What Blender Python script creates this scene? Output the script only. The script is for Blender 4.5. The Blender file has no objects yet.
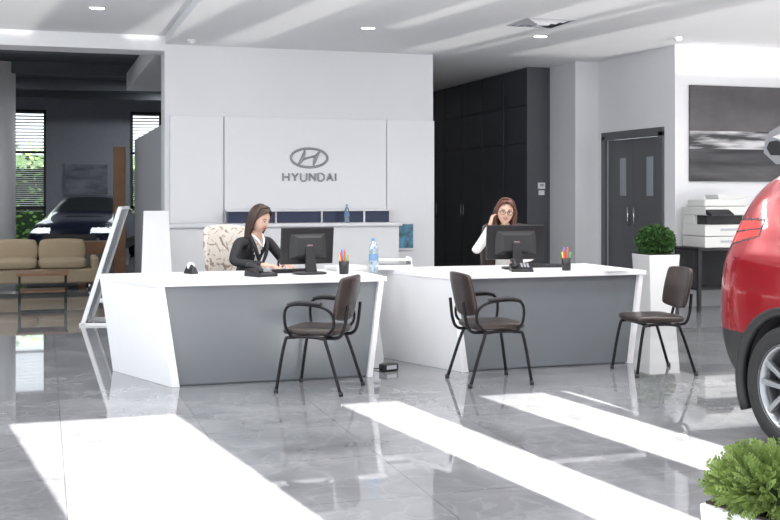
import bpy, bmesh, math, random
from mathutils import Vector, Matrix, Quaternion
random.seed(7)
C, S_ = math.cos(math.radians(17.5)), math.sin(math.radians(17.5))
# survey coordinates (metres right / forward of the tripod) -> room coordinates
def SV(X, Y, Z=0.0): return Vector((X*C+Y*S_, -X*S_+Y*C, Z))
def face(dX, dY):
    u, v = dX*C+dY*S_, -dX*S_+dY*C
    return math.atan2(-u, v)
scn = bpy.context.scene
COL = scn.collection
# ---------------------------------------------------------------- materials
def mat(name, col, rough=0.5, metal=0.0, emit=None, es=0.0, noise=0.0, nscale=8.0, bump=0.0, spec=0.5, coat=0.0, trans=0.0):
    m = bpy.data.materials.new(name); m.use_nodes = True
    nt = m.node_tree; b = nt.nodes['Principled BSDF']
    b.inputs['Base Color'].default_value = (*col, 1); b.inputs['Roughness'].default_value = rough
    b.inputs['Metallic'].default_value = metal; b.inputs['Specular IOR Level'].default_value = spec
    b.inputs['Coat Weight'].default_value = coat
    b.inputs['Transmission Weight'].default_value = trans
    if emit: b.inputs['Emission Color'].default_value = (*emit, 1); b.inputs['Emission Strength'].default_value = es
    if noise > 0 or bump > 0:
        tc = nt.nodes.new('ShaderNodeTexCoord'); n = nt.nodes.new('ShaderNodeTexNoise')
        n.inputs['Scale'].default_value = nscale; n.inputs['Detail'].default_value = 5
        nt.links.new(tc.outputs['Object'], n.inputs['Vector'])
        if noise > 0:
            mr = nt.nodes.new('ShaderNodeMix'); mr.data_type = 'RGBA'
            mr.inputs[6].default_value = (*[max(0, c*(1-noise)) for c in col], 1)
            mr.inputs[7].default_value = (*[min(1, c*(1+noise)) for c in col], 1)
            nt.links.new(n.outputs['Fac'], mr.inputs[0]); nt.links.new(mr.outputs[2], b.inputs['Base Color'])
        if bump > 0:
            bp = nt.nodes.new('ShaderNodeBump'); bp.inputs['Strength'].default_value = bump; bp.inputs['Distance'].default_value = 0.01
            nt.links.new(n.outputs['Fac'], bp.inputs['Height']); nt.links.new(bp.outputs['Normal'], b.inputs['Normal'])
    return m
M = {}
M['wall'] = mat('wall_paint_white', (.82,.82,.835), .6, noise=.02, nscale=3)
M['wall2'] = mat('wall_panel_white', (.85,.85,.865), .35, noise=.01, nscale=2)
M['ceil'] = mat('ceiling_paint', (.84,.84,.85), .7, noise=.02, nscale=2)
M['greywall'] = mat('partition_grey', (.42,.43,.46), .6, noise=.03)
M['darkwall'] = mat('dark_panel', (.055,.06,.07), .38, noise=.15, nscale=1.5)
M['darkfront'] = mat('dark_front', (.075,.078,.088), .5, noise=.1)
M['hall'] = mat('hall_wall', (.20,.21,.24), .7, noise=.1)
M['hallceil'] = mat('hall_ceiling', (.07,.078,.09), .7, noise=.1)
M['white'] = mat('laminate_white', (.84,.84,.85), .3, noise=.01)
M['grey'] = mat('laminate_grey', (.16,.173,.187), .4, noise=.04, nscale=4)
M['black'] = mat('black_plastic', (.012,.012,.014), .35, noise=.1)
M['blackm'] = mat('black_matte', (.02,.02,.022), .6, noise=.1)
M['leather'] = mat('black_leather', (.034,.023,.020), .3, noise=.3, nscale=30, bump=.15)
M['frame'] = mat('black_tube', (.015,.014,.016), .25, .6)
M['steel'] = mat('steel', (.6,.6,.62), .25, 1.0, noise=.03)
M['sign'] = mat('sign_metal', (.33,.33,.34), .4, .6, noise=.05)
M['navy'] = mat('navy_panel', (.03,.04,.09), .4, noise=.05)
M['door'] = mat('door_grey', (.115,.12,.128), .45, noise=.06)
M['frosted'] = mat('door_lite', (.35,.38,.41), .15)
M['beige'] = mat('sofa_fabric', (.42,.33,.22), .8, noise=.1, nscale=40, bump=.2)
M['wood'] = mat('wood_brown', (.24,.12,.06), .5, noise=.35, nscale=6)
M['lamp'] = mat('downlight', (1,1,1), .5, emit=(1,.97,.92), es=12)
M['trimw'] = mat('trim_white', (.8,.8,.8), .4, noise=.01)
M['paper'] = mat('paper', (.88,.88,.86), .7, noise=.01)
M['red'] = mat('red_car_paint', (.32,.008,.015), .22, .35, noise=.02, coat=1.0)
M['blue'] = mat('dark_car_paint', (.010,.016,.035), .25, .4, noise=.02, coat=1.0)
M['clad'] = mat('car_cladding', (.018,.018,.019), .5, noise=.1, nscale=30)
M['glass'] = mat('car_glass', (.015,.018,.02), .25, spec=.12)
M['tail'] = mat('tail_light', (.55,.02,.02), .06, emit=(1,.10,.08), es=.45, coat=1)
M['head'] = mat('head_light', (.7,.75,.8), .1, emit=(.9,.95,1), es=.6)
M['tyre'] = mat('tyre', (.016,.016,.017), .7, noise=.15, nscale=40)
M['rim'] = mat('alloy', (.42,.43,.45), .3, .9, noise=.03)
M['pot'] = mat('planter_white', (.80,.80,.80), .35, noise=.02)
M['soil'] = mat('soil', (.05,.035,.025), .9, noise=.3)
M['leaf'] = mat('boxwood_leaf', (.045,.12,.028), .5, noise=.5, nscale=12)
M['leaf2'] = mat('thuja_leaf', (.24,.33,.09), .55, noise=.6, nscale=14)
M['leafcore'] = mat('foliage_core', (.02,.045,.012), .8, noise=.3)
M['skin'] = mat('skin', (.66,.42,.32), .5, noise=.04, nscale=10)
M['hair1'] = mat('hair_dark_brown', (.040,.019,.012), .4, noise=.5, nscale=50)
M['hair2'] = mat('hair_auburn', (.10,.035,.02), .4, noise=.5, nscale=50)
M['blazer'] = mat('blazer_black', (.017,.017,.02), .75, noise=.15, nscale=14, bump=.6)
M['shirt'] = mat('shirt_white', (.80,.77,.74), .75, noise=.04, nscale=12, bump=.7)
M['trouser'] = mat('trousers_dark', (.03,.03,.035), .7, noise=.1)
M['lips'] = mat('lips', (.45,.08,.08), .35)
M['eye'] = mat('eye_white', (.8,.8,.8), .2)
M['iris'] = mat('iris', (.03,.015,.01), .2)
M['bottle'] = mat('bottle_plastic', (.65,.78,.88), .08, trans=.75)
M['bluecap'] = mat('bottle_label_blue', (.16,.28,.48), .4)
M['beigec'] = mat('copier_body', (.68,.68,.66), .45, noise=.02)
M['printcar'] = mat('printed_car_silver', (.30,.31,.33), .4, noise=.25, nscale=3)
M['asphalt'] = mat('asphalt', (.35,.34,.33), .9, noise=.1, nscale=2)
M['hedge'] = mat('hedge', (.16,.32,.07), .8, noise=.6, nscale=4)
for n, c in dict(pr=(.7,.05,.04), pg=(.08,.4,.1), pb=(.05,.12,.5), py=(.85,.6,.05)).items(): M[n] = mat('pencil_'+n, c, .4)

def link(nt, a, b): nt.links.new(a, b)
def floor_mat():
    m = bpy.data.materials.new('polished_marble_tiles'); m.use_nodes = True
    nt = m.node_tree; b = nt.nodes['Principled BSDF']; N = nt.nodes.new
    tc = N('ShaderNodeTexCoord')
    n1 = N('ShaderNodeTexNoise'); n1.inputs['Scale'].default_value = 2.2; n1.inputs['Detail'].default_value = 8; n1.inputs['Distortion'].default_value = .8
    link(nt, tc.outputs['Object'], n1.inputs['Vector'])
    r = N('ShaderNodeValToRGB'); r.color_ramp.elements[0].position = .3; r.color_ramp.elements[0].color = (.17,.175,.185,1)
    r.color_ramp.elements[1].position = .72; r.color_ramp.elements[1].color = (.27,.275,.288,1)
    link(nt, n1.outputs['Fac'], r.inputs[0])
    n2 = N('ShaderNodeTexNoise'); n2.inputs['Scale'].default_value = 3.5; n2.inputs['Detail'].default_value = 10; n2.inputs['Distortion'].default_value = .6
    link(nt, tc.outputs['Object'], n2.inputs['Vector'])
    r2 = N('ShaderNodeValToRGB'); e = r2.color_ramp.elements; e[0].position = .47; e[0].color = (0,0,0,1); e[1].position = .5; e[1].color = (1,1,1,1)
    e3 = r2.color_ramp.elements.new(.53); e3.color = (0,0,0,1)
    link(nt, n2.outputs['Fac'], r2.inputs[0])
    mx = N('ShaderNodeMix'); mx.data_type = 'RGBA'; mx.inputs[7].default_value = (.45,.45,.46,1)
    mu = N('ShaderNodeMath'); mu.operation = 'MULTIPLY'; mu.inputs[1].default_value = .16
    link(nt, r2.outputs[0], mu.inputs[0]); link(nt, mu.outputs[0], mx.inputs[0]); link(nt, r.outputs[0], mx.inputs[6])
    br = N('ShaderNodeTexBrick'); br.offset = 0; br.inputs['Scale'].default_value = 1; br.inputs['Brick Width'].default_value = .8; br.inputs['Row Height'].default_value = .8
    br.inputs['Mortar Size'].default_value = .003; br.inputs['Mortar Smooth'].default_value = .3
    br.inputs['Color1'].default_value = (.92,.92,.92,1); br.inputs['Color2'].default_value = (1.08,1.08,1.08,1); br.inputs['Mortar'].default_value = (.6,.6,.6,1)
    link(nt, tc.outputs['Object'], br.inputs['Vector'])
    m2 = N('ShaderNodeMix'); m2.data_type = 'RGBA'; m2.blend_type = 'MULTIPLY'; m2.inputs[0].default_value = 1
    link(nt, mx.outputs[2], m2.inputs[6]); link(nt, br.outputs[0], m2.inputs[7]); link(nt, m2.outputs[2], b.inputs['Base Color'])
    b.inputs['Roughness'].default_value = .03; b.inputs['Specular IOR Level'].default_value = .6; b.inputs['IOR'].default_value = 1.8
    return m
M['floor'] = floor_mat()
def poster_mat(name, dark, light, sc, stretch, p0=.35, p1=.75, rot=.12):
    m = bpy.data.materials.new(name); m.use_nodes = True
    nt = m.node_tree; b = nt.nodes['Principled BSDF']; N = nt.nodes.new
    tc = N('ShaderNodeTexCoord'); mp = N('ShaderNodeMapping'); mp.inputs['Scale'].default_value = stretch
    mp.inputs['Rotation'].default_value = (0, rot, 0)
    link(nt, tc.outputs['Object'], mp.inputs[0])
    n = N('ShaderNodeTexNoise'); n.inputs['Scale'].default_value = sc; n.inputs['Detail'].default_value = 6
    link(nt, mp.outputs[0], n.inputs['Vector'])
    r = N('ShaderNodeValToRGB'); r.color_ramp.elements[0].position = p0; r.color_ramp.elements[0].color = (*dark,1)
    r.color_ramp.elements[1].position = p1; r.color_ramp.elements[1].color = (*light,1)
    link(nt, n.outputs['Fac'], r.inputs[0]); link(nt, r.outputs[0], b.inputs['Base Color']); b.inputs['Roughness'].default_value = .4
    return m
M['poster'] = poster_mat('poster_road_blur', (.02,.02,.025), (.13,.125,.13), 1.6, (.5,1,5), rot=.25)
M['poster_hor'] = poster_mat('poster_horizon_streaks', (.04,.04,.045), (.65,.64,.65), 2.2, (.6,1,6), .42, .62, rot=-.05)
M['poster_sky'] = poster_mat('poster_dusk', (.065,.058,.062), (.15,.138,.142), 1.2, (.8,1,1.3))
M['poster2'] = poster_mat('poster_landscape', (.02,.06,.03), (.15,.45,.75), 9, (1,1,1))
M['poster3'] = poster_mat('poster_hall', (.05,.055,.07), (.18,.2,.24), 3, (.6,1,2))
def floral():
    m = bpy.data.materials.new('floral_fabric'); m.use_nodes = True
    nt = m.node_tree; b = nt.nodes['Principled BSDF']; N = nt.nodes.new
    tc = N('ShaderNodeTexCoord'); v = N('ShaderNodeTexNoise'); v.inputs['Scale'].default_value = 13; v.inputs['Detail'].default_value = 3; v.inputs['Distortion'].default_value = 1.5
    link(nt, tc.outputs['Object'], v.inputs['Vector'])
    r = N('ShaderNodeValToRGB'); r.color_ramp.elements[0].position = .38; r.color_ramp.elements[0].color = (.26,.19,.16,1)
    r.color_ramp.elements[1].position = .48; r.color_ramp.elements[1].color = (.62,.57,.51,1)
    link(nt, v.outputs['Fac'], r.inputs[0]); link(nt, r.outputs[0], b.inputs['Base Color']); b.inputs['Roughness'].default_value = .8
    return m
M['floral'] = floral()

# ---------------------------------------------------------------- helpers
def root(name, loc=(0,0,0), rz=0.0, sc=1.0):
    e = bpy.data.objects.new(name, None); COL.objects.link(e); e.location = loc; e.rotation_euler = (0,0,rz); e.scale=(sc,sc,sc); e.empty_display_size = .2
    return e
def obj(name, me, parent=None, m=None, smooth=False):
    o = bpy.data.objects.new(name, me); COL.objects.link(o)
    if parent: o.parent = parent
    if m:
        for x in (m if isinstance(m, (list, tuple)) else [m]): me.materials.append(M[x] if isinstance(x, str) else x)
    if smooth:
        for p in me.polygons: p.use_smooth = True
    return o
def mesh(name, verts, faces, parent=None, m=None, smooth=False):
    me = bpy.data.meshes.new(name); me.from_pydata([tuple(v) for v in verts], [], faces); me.update()
    bm = bmesh.new(); bm.from_mesh(me); bmesh.ops.recalc_face_normals(bm, faces=bm.faces); bm.to_mesh(me); bm.free()
    return obj(name, me, parent, m, smooth)
def bev(o, w, seg=2):
    if w > 0:
        b = o.modifiers.new('bevel', 'BEVEL'); b.width = w; b.segments = seg; b.limit_method = 'ANGLE'; b.angle_limit = math.radians(40)
    return o
def hexa(name, b4, t4, parent=None, m=None, bevel=0.0):
    o = mesh(name, list(b4)+list(t4), [(0,1,2,3),(4,5,6,7),(0,1,5,4),(1,2,6,5),(2,3,7,6),(3,0,4,7)], parent, m)
    return bev(o, bevel)
def box(name, c, s, parent=None, m=None, bevel=0.0, rot=None):
    x,y,z = s[0]/2, s[1]/2, s[2]/2
    b4 = [(-x,-y,-z),(x,-y,-z),(x,y,-z),(-x,y,-z)]; t4 = [(a,b,z) for a,b,_ in b4]
    o = hexa(name, b4, t4, parent, m, bevel); o.location = c
    if rot: o.rotation_euler = rot
    return o
def bx(name, lo, hi, parent=None, m=None, bevel=0.0):
    lo, hi = Vector(lo), Vector(hi)
    return box(name, (lo+hi)/2, hi-lo, parent, m, bevel)
def frame_for(d):
    d = d.normalized(); up = Vector((0,0,1)) if abs(d.z) < .9 else Vector((0,1,0))
    a = d.cross(up).normalized(); b = a.cross(d).normalized(); return a, b
def sweep_data(pts, radii, seg=8, V=None, F=None, flat=1.0):
    V = [] if V is None else V; F = [] if F is None else F
    pts = [Vector(p) for p in pts]; n = len(pts)
    if not isinstance(radii, (list,tuple)): radii = [radii]*n
    base = len(V); a = None
    for i,p in enumerate(pts):
        d = (pts[min(i+1,n-1)]-pts[max(i-1,0)]).normalized()
        if a is None: a, b = frame_for(d)
        else:
            a = (a - d*a.dot(d)).normalized(); b = a.cross(d).normalized()
        for k in range(seg):
            t = 2*math.pi*k/seg; V.append(p+(a*math.cos(t)+b*math.sin(t)*flat)*radii[i])
    for i in range(n-1):
        for k in range(seg):
            k2 = (k+1)%seg; F.append((base+i*seg+k, base+i*seg+k2, base+(i+1)*seg+k2, base+(i+1)*seg+k))
    F.append(tuple(base+k for k in range(seg))[::-1]); F.append(tuple(base+(n-1)*seg+k for k in range(seg)))
    return V, F
def catmull(pts, sub=6):
    P = [Vector(p) for p in pts]; out = []
    for i in range(len(P)-1):
        p0 = P[max(i-1,0)]; p1 = P[i]; p2 = P[i+1]; p3 = P[min(i+2,len(P)-1)]
        for k in range(sub):
            t = k/sub
            out.append(.5*((2*p1)+(p2-p0)*t+(2*p0-5*p1+4*p2-p3)*t*t+(-p0+3*p1-3*p2+p3)*t**3))
    out.append(P[-1]); return out
def tube(name, pts, r, parent=None, m=None, smooth=True, curve=False, seg=10, flat=1.0):
    if curve:
        n0 = len(pts); q = catmull(pts, 6)
        if isinstance(r, (list,tuple)):
            rr = []
            for i in range(len(q)):
                f = i/6; a = min(int(f), n0-2); rr.append(r[a]+(r[a+1]-r[a])*min(1,f-a))
            r = rr
        pts = q
    V, F = sweep_data(pts, r, seg, flat=flat); return mesh(name, V, F, parent, m, smooth)
def cyl(name, p1, p2, r1, r2, parent=None, m=None, seg=24, bevel=0.0):
    V, F = sweep_data([p1,p2], [r1,r2], seg); o = mesh(name, V, F, parent, m, False)
    for p in o.data.polygons:
        if len(p.vertices) == 4: p.use_smooth = True
    return bev(o, bevel)
def lathe(name, prof, parent=None, m=None, seg=36, axis='z', loc=(0,0,0), smooth=True, closed=False):
    V, F = [], []; n = len(prof)
    for k in range(seg):
        t = 2*math.pi*k/seg
        for r,h in prof:
            V.append((r*math.cos(t), r*math.sin(t), h) if axis=='z' else (r*math.cos(t), h, r*math.sin(t)))
    for k in range(seg):
        k2 = (k+1)%seg
        for i in range(n if closed else n-1):
            j = (i+1)%n
            F.append((k*n+i, k2*n+i, k2*n+j, k*n+j))
    o = mesh(name, V, F, parent, m, smooth); o.location = loc; return o
def pad(name, c, s, parent=None, m=None, rot=None, bend=0.0, puff=.3, sq=.35):
    bm = bmesh.new(); bmesh.ops.create_cube(bm, size=2); bmesh.ops.subdivide_edges(bm, edges=bm.edges, cuts=7, use_grid_fill=True)
    for v in bm.verts:
        x,y,z = v.co; X = x*math.sqrt(1-y*y*sq/2); Y = y*math.sqrt(1-x*x*sq/2)
        e = max(abs(x),abs(y)); Z = z*(1-puff*e**4)
        k = 1-.06*abs(z)**3
        v.co = (X*k*s[0]/2, Y*k*s[1]/2, Z*s[2]/2+bend*x*x)
    me = bpy.data.meshes.new(name); bm.to_mesh(me); bm.free()
    o = obj(name, me, parent, m, True); o.location = c
    if rot: o.rotation_euler = rot
    ss = o.modifiers.new('s','SUBSURF'); ss.levels = 1; ss.render_levels = 1
    return o
def ball(name, c, s, parent=None, m=None, rot=None, seg=20):
    bm = bmesh.new(); bmesh.ops.create_uvsphere(bm, u_segments=seg, v_segments=seg*2//3, radius=1)
    for v in bm.verts: v.co = Vector((v.co.x*s[0], v.co.y*s[1], v.co.z*s[2]))
    me = bpy.data.meshes.new(name); bm.to_mesh(me); bm.free(); o = obj(name, me, parent, m, True); o.location = c
    if rot: o.rotation_euler = rot
    return o
def baked(o):
    bpy.context.view_layer.update(); dg = bpy.context.evaluated_depsgraph_get()
    me = bpy.data.meshes.new_from_object(o.evaluated_get(dg)); o.modifiers.clear(); o.data = me; return o

# ---------------------------------------------------------------- room shell
HC, CO = 3.2, 3.3
WV = 13.6
bx('floor', (-4.7,-1.7,-.1), (11.3,27.3,0), None, 'floor')
bx('ground_outside', (-40,27.2,-.3), (50,70,-.12), None, 'asphalt')
cr = root('ceiling')
bx('ceiling_main', (1.41,8.5,HC), (11.2,20,HC+.3), cr, 'ceil')
bx('ceiling_coffer', (-4.6,8.5,CO), (1.41,WV,CO+.2), cr, 'ceil')
bx('ceiling_bulkhead', (-4.6,WV,3.12), (1.41,14.1,3.7), cr, 'ceil')
bx('ceiling_front_high', (-4.6,-1.6,4.6), (11.2,8.6,4.8), cr, 'ceil')
bx('ceiling_step_face', (-4.6,8.5,HC+.3), (11.2,8.62,4.6), cr, 'ceil')
bx('ceiling_step_fill', (-4.6,8.5,CO+.2), (1.41,8.62,HC+.35), cr, 'ceil')
bx('ceiling_hall', (-4.6,14.1,3.72), (1.41+4,27.2,3.9), cr, 'hallceil')
for i,v in enumerate((17.5,20.5,23.5,25.6)):
    bx('hall_beam_%d'%i, (-4.6,v,3.5), (5,v+.3,3.72), cr, 'hallceil')
wr = root('wall_reception')
bx('upper', (1.41,WV,0), (4.88,14.0,HC), wr, 'wall')
bx('panel_left', (1.47,WV-.05,0), (2.12,WV,2.33), wr, 'wall2', .004)
bx('panel_mid', (2.13,WV-.06,0), (4.22,WV,2.33), wr, 'wall2', .004)
bx('panel_right', (4.23,WV-.05,0), (4.88,WV,2.33), wr, 'wall2', .004)
bx('wall_partition', (1.41,14.0,0), (1.5,18.2,2.24), None, 'greywall')
bx('wall_back_corridor', (4.9,19.6,0), (6.7,19.8,HC), None, 'wall')
bx('wall_corridor_side', (4.78,14.0,0), (4.88,19.6,HC), None, 'wall')
dr = root('wall_dark')
bx('core', (6.68,14.53,0), (7.2,19.6,HC), dr, 'blackm')
v = 14.5
for i in range(6):
    bx('panel_%d'%i, (6.64,v+.006,0), (6.68,v+.84,2.1), dr, 'darkwall', .004)
    for j in range(2): bx('panel_top_%d_%d'%(i,j), (6.64,v+.006,2.11+j*.545), (6.68,v+.84,2.11+(j+1)*.545-.008), dr, 'darkwall', .004)
    v += .85
for vv in (16.9,17.02,18.2):
    cyl('handle', (6.6,vv,.95), (6.6,vv,1.2), .012,.012, dr,'steel',8)
bx('front_panel', (6.64,14.5,0), (7.0,14.53,HC), dr, 'darkfront')
bx('wall_pillar', (7.0,13.7,0), (7.43,14.6,HC), None, 'wall')
wd = root('wall_right')
V0,V1 = 12.05,13.5
bx('wall_above_door', (7.35,11.75,2.17), (7.5,13.7,HC), wd, 'wall')
bx('wall_door_jamb_a', (7.35,11.75,0), (7.5,V0,2.17), wd, 'wall')
bx('wall_door_jamb_b', (7.35,V1,0), (7.5,13.7,2.17), wd, 'wall')
bx('wall_poster', (7.5,11.75,0), (11.2,11.9,HC), None, 'wall')
bx('wall_right_side', (11.1,-1.6,0), (11.3,11.8,4.7), None, 'wall')
d = root('door_1')
bx('frame_l', (7.32,V0-.06,0), (7.36,V0+.05,2.16), d, 'door', .004)
bx('frame_r', (7.32,V1-.05,0), (7.36,V1+.06,2.16), d, 'door', .004)
bx('frame_t', (7.32,V0-.06,2.1), (7.36,V1+.06,2.21), d, 'door', .004)
mid = (V0+V1)/2
for i,(a,b) in enumerate(((V0+.05,mid-.003),(mid+.003,V1-.05))):
    bx('leaf_%d'%i, (7.37,a,.01), (7.42,b,2.1), d, 'door', .004)
    w = (b-a)
    bx('lite_%d'%i, (7.362,a+w*.28,1.35), (7.372,a+w*.5,1.85), d, 'frosted')
    cyl('handle_%d'%i, (7.33,mid+(-.08 if i==0 else .08),.95), (7.33,mid+(-.08 if i==0 else .08),1.2), .012,.012, d,'steel',8)
wl = root('wall_left')
for a,b in ((-1.6,-1.2),(2.4,2.8),(6.6,7.0),(10.6,11.0)): bx('pier', (-4.7,a,0), (-4.5,b,4.7), wl, 'wall')
bx('lintel', (-4.7,-1.6,4.1), (-4.5,14.1,4.7), wl, 'wall')
bx('end', (-4.7,11.0,0), (-4.5,14.2,4.1), wl, 'wall')
bx('wall_hall_left', (-4.7,14.1,0), (-4.5,27.2,3.9), None, 'hall')
bx('wall_hall_right', (4.84,19.8,0), (5.0,27.2,3.9), None, 'hall')
# street front: full-height bays, low slots; unseen piers shaped to cut the sun patches
wf = root('wall_front'); FZ = 4.43
bays = [(-4.2,.15,FZ),(1.01,2.01,FZ),(3.07,3.48,FZ),(4.06,4.54,FZ),(4.68,4.73,FZ),(5.4,5.65,1.0),(6.45,6.95,1.0),(7.15,7.25,1.0),(7.9,10.8,FZ)]  # low openings added only to pass the ceiling streak light
prev = -4.7
for i,(a,b,hz) in enumerate(bays):
    bx('pier_%d'%i, (prev,-1.6,0), (a,-1.5,FZ), wf, 'wall'); prev = b
    if hz < FZ: bx('spandrel_%d'%i, (a,-1.6,hz), (b,-1.5,FZ), wf, 'wall')
bx('pier_end', (prev,-1.6,0), (11.3,-1.5,FZ), wf, 'wall')
bx('lintel', (-4.7,-1.6,FZ), (11.3,-1.5,4.8), wf, 'wall')
wb = root('wall_hall_back')
W = [(-.66,.06),(2.0,2.72)]; z0,z1 = .15,3.32
prev=-4.6
for i,(a,b) in enumerate(W):
    bx('seg_%d'%i,(prev,27,0),(a,27.2,3.9),wb,'hall')
    bx('above_%d'%i,(a,27,z1),(b,27.2,3.9),wb,'hall'); bx('below_%d'%i,(a,27,0),(b,27.2,z0),wb,'hall'); prev=b
    w = root('window_%d'%(i+1))
    for (p,q) in (((a,26.96,z0),(a+.05,27.08,z1)),((b-.05,26.96,z0),(b,27.08,z1)),((a,26.96,z0),(b,27.08,z0+.06)),((a,26.96,z1-.06),(b,27.08,z1)),((a,26.96,2.3),(b,27.08,2.36)),((a,26.96,1.0),(b,27.08,1.06))):
        bx('frame',p,q,w,'blackm')
    V,F=[],[]
    for k in range(12):
        z=2.4+k*.075
        n=len(V); V+= [(a+.05,26.98,z),(b-.05,26.98,z),(b-.05,27.04,z+.04),(a+.05,27.04,z+.04)]; F.append((n,n+1,n+2,n+3))
    for k in range(30):
        z=.95+k*.045
        n=len(V); V+= [(a+.05,27.03,z),(b-.05,27.03,z),(b-.05,27.05,z+.008),(a+.05,27.05,z+.008)]; F.append((n,n+1,n+2,n+3))
    mesh('blind_slats',V,F,w,'white')
bx('seg_last',(prev,27,0),(5,27.2,3.9),wb,'hall')
hg = root('garden_hedge', (1,31,-.12))
V,F=[],[]
for i in range(5000):
    p=Vector((random.uniform(-5,4),random.uniform(-.4,.4),random.uniform(0,2.4+.5*random.random())))
    a=Vector([random.gauss(0,1) for _ in range(3)]).normalized(); b2,c2=frame_for(a); s=.09; n=len(V)
    V+=[p-b2*s,p+c2*s*.5,p+b2*s,p-c2*s*.5]; F.append((n,n+1,n+2,n+3))
mesh('leaves',V,F,hg,'hedge'); box('core',(-.5,.1,1.25),(9,.5,2.5),hg,'leafcore')
cyl('round_column', SV(-6.90,19.5,0), SV(-6.90,19.5,3.7), .25,.25,None,'wall',40)
bx('baseboard_poster',(7.36,11.72,0),(11.1,11.75,.08),None,'trimw')
def downlight(X,Y,z):
    p=SV(X,Y,z); r=root('ceiling_downlight',p)
    lathe('ring',[(.075,-.0),(.095,-.012),(.10,-.0)],r,'trimw',24); cyl('lens',(0,0,-.006),(0,0,-.0005),.072,.072,r,'lamp',24)
downlight(-3.02,11.35,CO); downlight(-.24,12.07,HC); downlight(1.74,12.7,HC)
def vent(name,X,Y,z,s=.5):
    r=root(name,SV(X,Y,z))
    for i in range(4):
        k=s/2*(1-i*.22); h=-.004-.008*i
        V=[(-k,-k,-.002),(k,-k,-.002),(k,k,-.002),(-k,k,-.002)]; q=k-.03
        V+=[(-q,-q,h-.008),(q,-q,h-.008),(q,q,h-.008),(-q,q,h-.008)]
        mesh('louvre_%d'%i,V,[(0,1,5,4),(1,2,6,5),(2,3,7,6),(3,0,4,7)],r,'greywall')
    box('dark_core',(0,0,-.001),(s*.95,s*.95,.002),r,'blackm')
vent('ceiling_vent',1.60,11.70,HC,.56)
for (X,Y) in ((-2.35,13.0),(3.35,12.8)):
    r=root('smoke_detector',SV(X,Y,HC)); lathe('body',[(0,-.05),(.03,-.045),(.05,-.02),(.05,0)],r,'trimw',20)
sg = root('wall_sign',(3.2,WV-.065,0))
def ring(name,cx,cz,a,b,r,parent,m):
    pts=[(cx+a*math.cos(t*math.pi/24),0,cz+b*math.sin(t*math.pi/24)) for t in range(49)]
    return tube(name,pts,r,parent,m,seg=8)
ring('logo_ring',0,1.83,.235,.118,.016,sg,'sign')
tube('logo_bar_a',[(-.14,0,1.745),(-.10,0,1.80),(-.07,0,1.87),(-.055,0,1.925)],[.012,.022,.022,.010],sg,'sign',curve=True)
tube('logo_bar_b',[(.055,0,1.735),(.07,0,1.79),(.10,0,1.86),(.14,0,1.915)],[.010,.022,.022,.012],sg,'sign',curve=True)
tube('logo_bar_c',[(-.08,0,1.81),(0,0,1.835),(.08,0,1.85)],[.018,.013,.018],sg,'sign',curve=True)
def letters(txt,x0,z0,h,wd,gap,th):
    G={'H':[[(0,0),(0,1)],[(1,0),(1,1)],[(0,.5),(1,.5)]],'Y':[[(0,1),(.5,.5)],[(1,1),(.5,.5)],[(.5,.5),(.5,0)]],'U':[[(0,1),(0,.2),(.25,0),(.75,0),(1,.2),(1,1)]],
       'N':[[(0,0),(0,1)],[(0,1),(1,0)],[(1,0),(1,1)]],'D':[[(0,0),(0,1),(.6,1),(1,.75),(1,.25),(.6,0),(0,0)]],'A':[[(0,0),(.5,1)],[(.5,1),(1,0)],[(.22,.35),(.78,.35)]],'I':[[(0,0),(0,1)]]}
    x=x0
    for c in txt:
        ww=wd if c!='I' else 0
        for st in G[c]: tube('letter_'+c,[(x+p*ww,0,z0+q*h) for p,q in st],th,sg,'sign',seg=6,smooth=False)
        x+=ww+gap
letters('HYUNDAI',-.335,1.54,.095,.076,.037,.0125)
ct = root('reception_counter')
bx('body',(1.40,13.1,0),(4.25,13.5,.98),ct,'white',.005); bx('top',(1.36,13.05,.98),(4.28,13.52,1.02),ct,'white',.005)
bx('upstand_navy',(2.15,13.36,1.02),(4.2,13.5,1.16),ct,'navy'); bx('shelf_edge',(2.12,13.3,1.16),(4.24,13.52,1.18),ct,'white',.004)
for u in (2.72,3.3,3.85): bx('divider',(u,13.33,1.02),(u+.025,13.5,1.16),ct,'steel')
bf = root('wall_picture',(4.45,13.53,.66)); box('frame',(0,-.01,.17),(.28,.03,.36),bf,'trimw',.004); box('print',(0,-.028,.17),(.24,.006,.31),bf,'poster2')
th = root('wall_thermostat',(6.86,14.485,1.45)); box('plate',(0,0,.04),(.11,.02,.09),th,'white',.004); box('screen',(0,-.012,.05),(.06,.004,.04),th,'greywall'); box('plate_low',(0,0,-.06),(.09,.02,.07),th,'white',.004)
# poster on right wall: motion-blurred road with a car's nose
ps = root('wall_poster_print',(8.75,11.73,1.53))
box('sheet_sky',(0,0,.90),(2.42,.03,.56),ps,'poster_sky'); box('sheet_horizon',(0,0,.51),(2.42,.03,.22),ps,'poster_hor'); box('sheet_road',(0,0,.20),(2.42,.03,.40),ps,'poster')
dx=-.78
V=[(.62,-.02,.36),(.64,-.02,.52),(.70,-.02,.62),(.85,-.02,.70),(1.15,-.02,.80),(1.85,-.02,.84),(1.85,-.02,.2),(.8,-.02,.22)]
mesh('printed_car',[(a+dx,b,c) for a,b,c in V],[tuple(range(8))],ps,'printcar')
V=[(.66,-.024,.42),(.70,-.024,.50),(.82,-.024,.52),(.95,-.024,.45),(.93,-.024,.33),(.72,-.024,.33)]
mesh('printed_grille',[(a+dx,b,c) for a,b,c in V],[tuple(range(6))],ps,'blackm')
V=[(.74,-.026,.56),(.98,-.026,.64),(1.0,-.026,.58),(.85,-.026,.53)]
mesh('printed_headlamp',[(a+dx,b,c) for a,b,c in V],[tuple(range(4))],ps,'trimw')
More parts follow.
